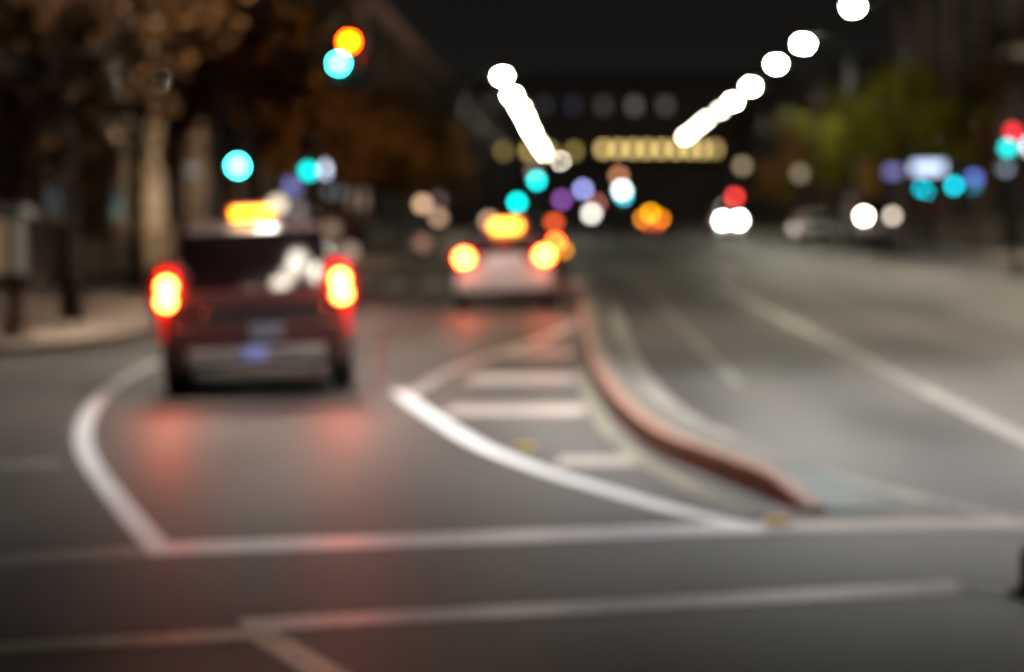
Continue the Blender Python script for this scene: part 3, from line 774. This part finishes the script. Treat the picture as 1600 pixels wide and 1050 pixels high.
c4 = far_car('oncoming_van', 'oncoming van with two merging white headlights on the right carriageway', M_PAINT5, 1142, 345, 150, True, 2.1, 4.9, .95, van=True)
head_lights(c4, 4.9, 1.2, .5, (90, 60), .2)
c5 = far_car('oncoming_van', 'van by the yellow column with one bright and one dull headlight', M_PAINT4, 1372, 336, 96, True, 2.2, 4.9, .95, van=True, z=.13)
head_lights(c5, 4.9, 1.38, .56, (5, 50), .15, (1, .82, .66))
c6 = far_car('parked_car', 'grey unlit car parked left of the yellow column', M_PAINT5, 1282, 345, 112, True, 1.5, 4.5, .88, z=.13)
head_lights(c6, 4.5, .72, .62, .6, .1)
c7 = far_car('distant_car', 'distant car with amber lights near the street centre', M_PAINT3, 1020, 345, 170, False, 1.7)
for sx, zz, cc, s in ((-.15, 2.0, (1, .42, .0), 16), (.55, 1.6, (1, .3, .0), 12), (-.7, 1.6, (1, .36, .02), 10)):
    MB().ball((sx, .05, zz-.3), .17, (1, .5, 1)).build('indicator', glow(cc, s), c7.root, True)
for sx in (-.35, .35): c7.part('tail_light', (sx, .05, 1.0), (.3, .12, .2), glow((1, .10, .06), 7), .02)

# ------------------------------------------------------------------ trees
def leaf_mat(name, a, c):
    m, nt, b = nodes(name)
    oi = nt.nodes.new('ShaderNodeNewGeometry')
    r = nt.nodes.new('ShaderNodeValToRGB')
    r.color_ramp.elements[0].color = (*a, 1); r.color_ramp.elements[1].color = (*c, 1)
    nt.links.new(oi.outputs['Random Per Island'], r.inputs['Fac']); nt.links.new(r.outputs['Color'], b.inputs['Base Color'])
    b.inputs['Roughness'].default_value = .95; b.inputs['Specular IOR Level'].default_value = .08
    return m
M_LBR = leaf_mat('leaves_brown', (.13, .060, .017), (.40, .19, .05))
M_LDK = leaf_mat('leaves_dark', (.022, .011, .005), (.08, .038, .011))
M_LGR = leaf_mat('leaves_green', (.20, .20, .02), (.52, .50, .05))
def make_tree(h, cr, mat, seed, n=1500, low=.3):
    rnd = random.Random(seed)
    t = empty('street_tree')
    tips = []
    b = MB()
    lean = Vector((rnd.uniform(-.3, .3), rnd.uniform(-.3, .3), 0))
    fork = Vector((0, 0, h*low)) + lean*.5
    b.tube([(0, 0, 0), (0, 0, h*.1), tuple(fork), tuple(fork+Vector((0, 0, h*.25))+lean)], [.24, .17, .14, .08], 10)
    for k in range(8):
        a = k*2.4+rnd.random(); r = cr*rnd.uniform(.45, .85); z = h*rnd.uniform(.45, .9)
        tip = Vector((math.cos(a)*r, math.sin(a)*r, z)); mid = fork.lerp(tip, .5)+Vector((0, 0, .4))
        b.tube([tuple(fork+Vector((0, 0, rnd.uniform(0, h*.2)))), tuple(mid), tuple(tip)], [.08, .05, .02], 6); tips.append(tip)
    b.build('trunk', M_BARK, t, True)
    cl = []
    for tip in tips:
        for k in range(5): cl.append((tip+Vector((rnd.gauss(0, cr*.25), rnd.gauss(0, cr*.25), rnd.gauss(0, h*.1))), cr*rnd.uniform(.18, .36)))
    cl += [(Vector((rnd.gauss(0, cr*.3), rnd.gauss(0, cr*.3), h*rnd.uniform(.5, 1.0))), cr*rnd.uniform(.2, .35)) for k in range(10)]
    b = MB()
    for k in range(n):
        c, r = rnd.choice(cl)
        v = Vector((rnd.gauss(0, 1), rnd.gauss(0, 1), rnd.gauss(0, .8))); v = c + v.normalized()*r*rnd.random()**.4
        s = rnd.uniform(.10, .22)
        a = Vector((rnd.gauss(0, 1), rnd.gauss(0, 1), rnd.gauss(0, 1))).normalized(); d = a.orthogonal().normalized()*s*.6; a *= s
        b.poly([v-a, v+d, v+a, v-d])
    o = b.build('crown', mat, t)
    return t
protos = {'br': make_tree(9, 3.3, M_LBR, 1, 2600), 'dk': make_tree(10, 3.6, M_LDK, 2, 2600), 'gr': make_tree(8, 2.8, M_LGR, 3, 2400)}
tu = set()
def tree(kind, x, y, s, rz, label, group):
    o = protos[kind] if kind not in tu else copy_tree(protos[kind]); tu.add(kind)
    o.location = (x, y, .13); o.rotation_euler.z = rz; o.scale = (s, s, s); tag(o, label, 'tree', group)
LT, RT = 'autumn trees along the left pavement', 'trees along the right pavement'
tree('dk', -7.75, 37, .85, 1.0, 'nearest dark tree, its trunk right of the lantern case', LT)
tree('dk', -9.5, 52, .95, .3, 'dark tree over the lantern case at the top left corner', LT)
tree('br', -8.6, 66, 1.0, 1.2, 'brown tree between the left corner and the signal mast', LT)
tree('dk', -10.5, 75, 1.05, 2.2, 'dark brown tree behind the signal mast', LT)
tree('br', -8.9, 84, .95, 3.1, 'orange brown tree around the orange sign', LT)
tree('br', -8.9, 98, .9, 4.4, 'brown tree behind the walk signal', LT)
tree('br', -8.6, 114, .85, .9, 'brown tree beyond the warm round lamps', LT)
tree('dk', -9.0, 130, .85, 1.9, 'darker tree beyond the brown ones, left of the lamp row', LT)
tree('br', -8.8, 150, .8, 5.2, 'far brown tree just left of the left lamp row', LT)
tree('gr', 14.6, 118, 1.0, .4, 'green tree right of the right lamp row, lit yellowish', RT)
tree('gr', 15.8, 108, .95, 2.4, 'darker green tree right of the yellowish one', RT)
tree('dk', 19.0, 106, 1.0, 3.6, 'dark brown tree above the white shop sign', RT)
tree('br', 18.6, 98, .8, 1.4, 'brown tree near the right edge', RT)
tree('br', 14.8, 160, .8, .5, 'small brown tree under the right lamp row', RT)
tree('gr', 15.5, 140, .75, 4.0, 'small green tree behind the yellowish one', RT)

# ------------------------------------------------------------------ buildings
def facade(name, x, y0, y1, h, side, label, wall, colm, cols, floors, depth=16, win=M_WIN, lit=()):
    """street front along Y at x; side -1: building lies to the left"""
    t = empty(name, (x, y0, 0), 0, label, 'building')
    L = y1-y0
    MB().box((side*(depth/2+.6), L/2, h/2), (depth, L, h)).build('wall', wall, t)
    MB().box((side*.3, L/2, .55), (.9, L, 1.1)).build('plinth', colm, t, bevel=.05)
    MB().box((side*.25, L/2, h-.6), (1.3, L+.4, .8)).build('cornice', wall, t, bevel=.05)
    MB().box((side*.3, L/2, 5.6), (.7, L, .5)).build('string_course', wall, t, bevel=.04)
    for yc in cols:
        MB().lathe((side*.25, yc-y0, 1.1), [(.62, 0), (.62, .2), (.5, .3), (.45, 4.0), (.43, h-3.2), (.6, h-2.9), (.62, h-2.2)], n=14).build('column', colm, t, True)
    for f in range(floors):
        for a, bq in zip(cols[:-1], cols[1:]):
            z = 2.9+f*4.2; yc = (a+bq)/2-y0
            fr = MB().box((side*.56, yc, z), (.16, min(4, (bq-a)*.45)+.3, 2.9)).build('window', colm, t)
            MB().box((side*.47, yc, z), (.05, min(4, (bq-a)*.45), 2.6)).build('pane', win, fr)
    return t
facade('stone_building', -14, 40, 142, 13.5, -1, 'beige stone building with tall round columns along the left pavement', M_STONE2, M_STONE, [46, 54.5, 63, 71.5, 81, 91, 101, 112, 123, 134], 3)
facade('brick_block', -13, 150, 260, 16, -1, 'dark reddish block further down the left side', surf('dark_brick', (.36, .18, .13), .8, scale=1.5), M_DKW, [160+i*11 for i in range(9)], 3)
facade('dark_block', 25, 96, 200, 18, 1, 'dark building behind the right pavement trees', M_DKW, M_STONE2, [102+i*12 for i in range(8)], 3)
facade('dark_block', 23, 215, 360, 15, 1, 'low dark building far down the right side', M_DKW, M_STONE2, [222+i*14 for i in range(9)], 3)

# the building closing the street
D = 430
xl, xr = at(735, 165, D).x, at(1165, 165, D).x
zt = at(900, 128, D).z
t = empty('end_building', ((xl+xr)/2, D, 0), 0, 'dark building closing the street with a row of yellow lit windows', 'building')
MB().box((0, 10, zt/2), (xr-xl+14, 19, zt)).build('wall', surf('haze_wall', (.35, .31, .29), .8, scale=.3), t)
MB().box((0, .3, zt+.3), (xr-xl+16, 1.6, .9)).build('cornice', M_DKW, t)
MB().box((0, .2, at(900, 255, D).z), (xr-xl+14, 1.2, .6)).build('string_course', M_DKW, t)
def win_at(x, y, w, h, c, avg):
    p = at(x, y, D); k = (D-.0)/FPX
    fr = MB().box((p.x-t.location.x, .35, p.z), (w+.5, .4, h+.5)).build('window', M_STONE2, t)
    ww = (w*h)**.5*FPX/D
    MB().box((p.x-t.location.x, .11, p.z), (w, .1, h)).build('pane', glow(c, avg*36**2*math.pi/4/ww**2), fr)
for i, x in enumerate((943, 966, 989, 1011, 1034, 1057, 1079, 1100, 1117)):
    win_at(x, 233, 1.1, 1.4, (1, .72, .25), .40 if i < 8 else .30)
for x, a in ((787, .13), (826, .3), (897, .14), (858, .2)): win_at(x, 236, 1.1, 1.4, (1, .75, .22), a)
for x, a, c in ((765, .012, (1, .9, .85)), (850, .012, (.8, .8, 1)), (896, .014, (.6, .55, 1)), (943, .022, (1, .9, .85)), (991, .05, (1, .9, .8)), (1040, .035, (1, .92, .85)), (1030, .0, None)):
    if c: win_at(x, 165, 1.4, 1.8, c, a)

# ------------------------------------------------------------------ night sky, weak sun lamp added as moonlight
w = bpy.data.worlds.new('World'); sc.world = w; w.use_nodes = True
nt = w.node_tree; bg = nt.nodes['Background']
sky = nt.nodes.new('ShaderNodeTexSky'); sky.sky_type = 'NISHITA'; sky.sun_disc = False
SE, SR = R(14), R(200)
sky.sun_elevation = SE; sky.sun_rotation = SR
mx = nt.nodes.new('ShaderNodeMix'); mx.data_type = 'RGBA'; mx.inputs['Factor'].default_value = .9
mx.inputs[7].default_value = (5.2, 4.5, 4.1, 1)
nt.links.new(sky.outputs[0], mx.inputs[6]); tcw = nt.nodes.new('ShaderNodeTexCoord'); sep = nt.nodes.new('ShaderNodeSeparateXYZ'); nt.links.new(tcw.outputs['Generated'], sep.inputs[0])
mr = nt.nodes.new('ShaderNodeMapRange'); mr.inputs['From Max'].default_value = .16; mr.inputs['To Min'].default_value = 2.1; mr.inputs['To Max'].default_value = .55
nt.links.new(sep.outputs['Z'], mr.inputs['Value'])
vm = nt.nodes.new('ShaderNodeVectorMath'); vm.operation = 'SCALE'
nt.links.new(mx.outputs[2], vm.inputs[0]); nt.links.new(mr.outputs['Result'], vm.inputs['Scale'])
nt.links.new(vm.outputs[0], bg.inputs['Color'])
bg.inputs['Strength'].default_value = .0011
sl = bpy.data.lights.new('night_fill', 'SUN'); sl.energy = .03; sl.angle = R(.5); sl.color = (1, .93, .85)
so = bpy.data.objects.new('night_fill', sl); col.objects.link(so)
so.rotation_euler = (math.pi/2-SE, 0, -SR+math.pi) 

# ------------------------------------------------------------------ render settings
sc.view_settings.view_transform = 'Standard'; sc.view_settings.look = 'None'
sc.view_settings.exposure = 0
cy = sc.cycles
cy.use_adaptive_sampling = False
cy.use_denoising = True
cy.denoising_prefilter = 'ACCURATE'
cy.sample_clamp_indirect = 8
cy.max_bounces = 5; cy.diffuse_bounces = 2; cy.glossy_bounces = 3
cy.caustics_reflective = False; cy.caustics_refractive = False
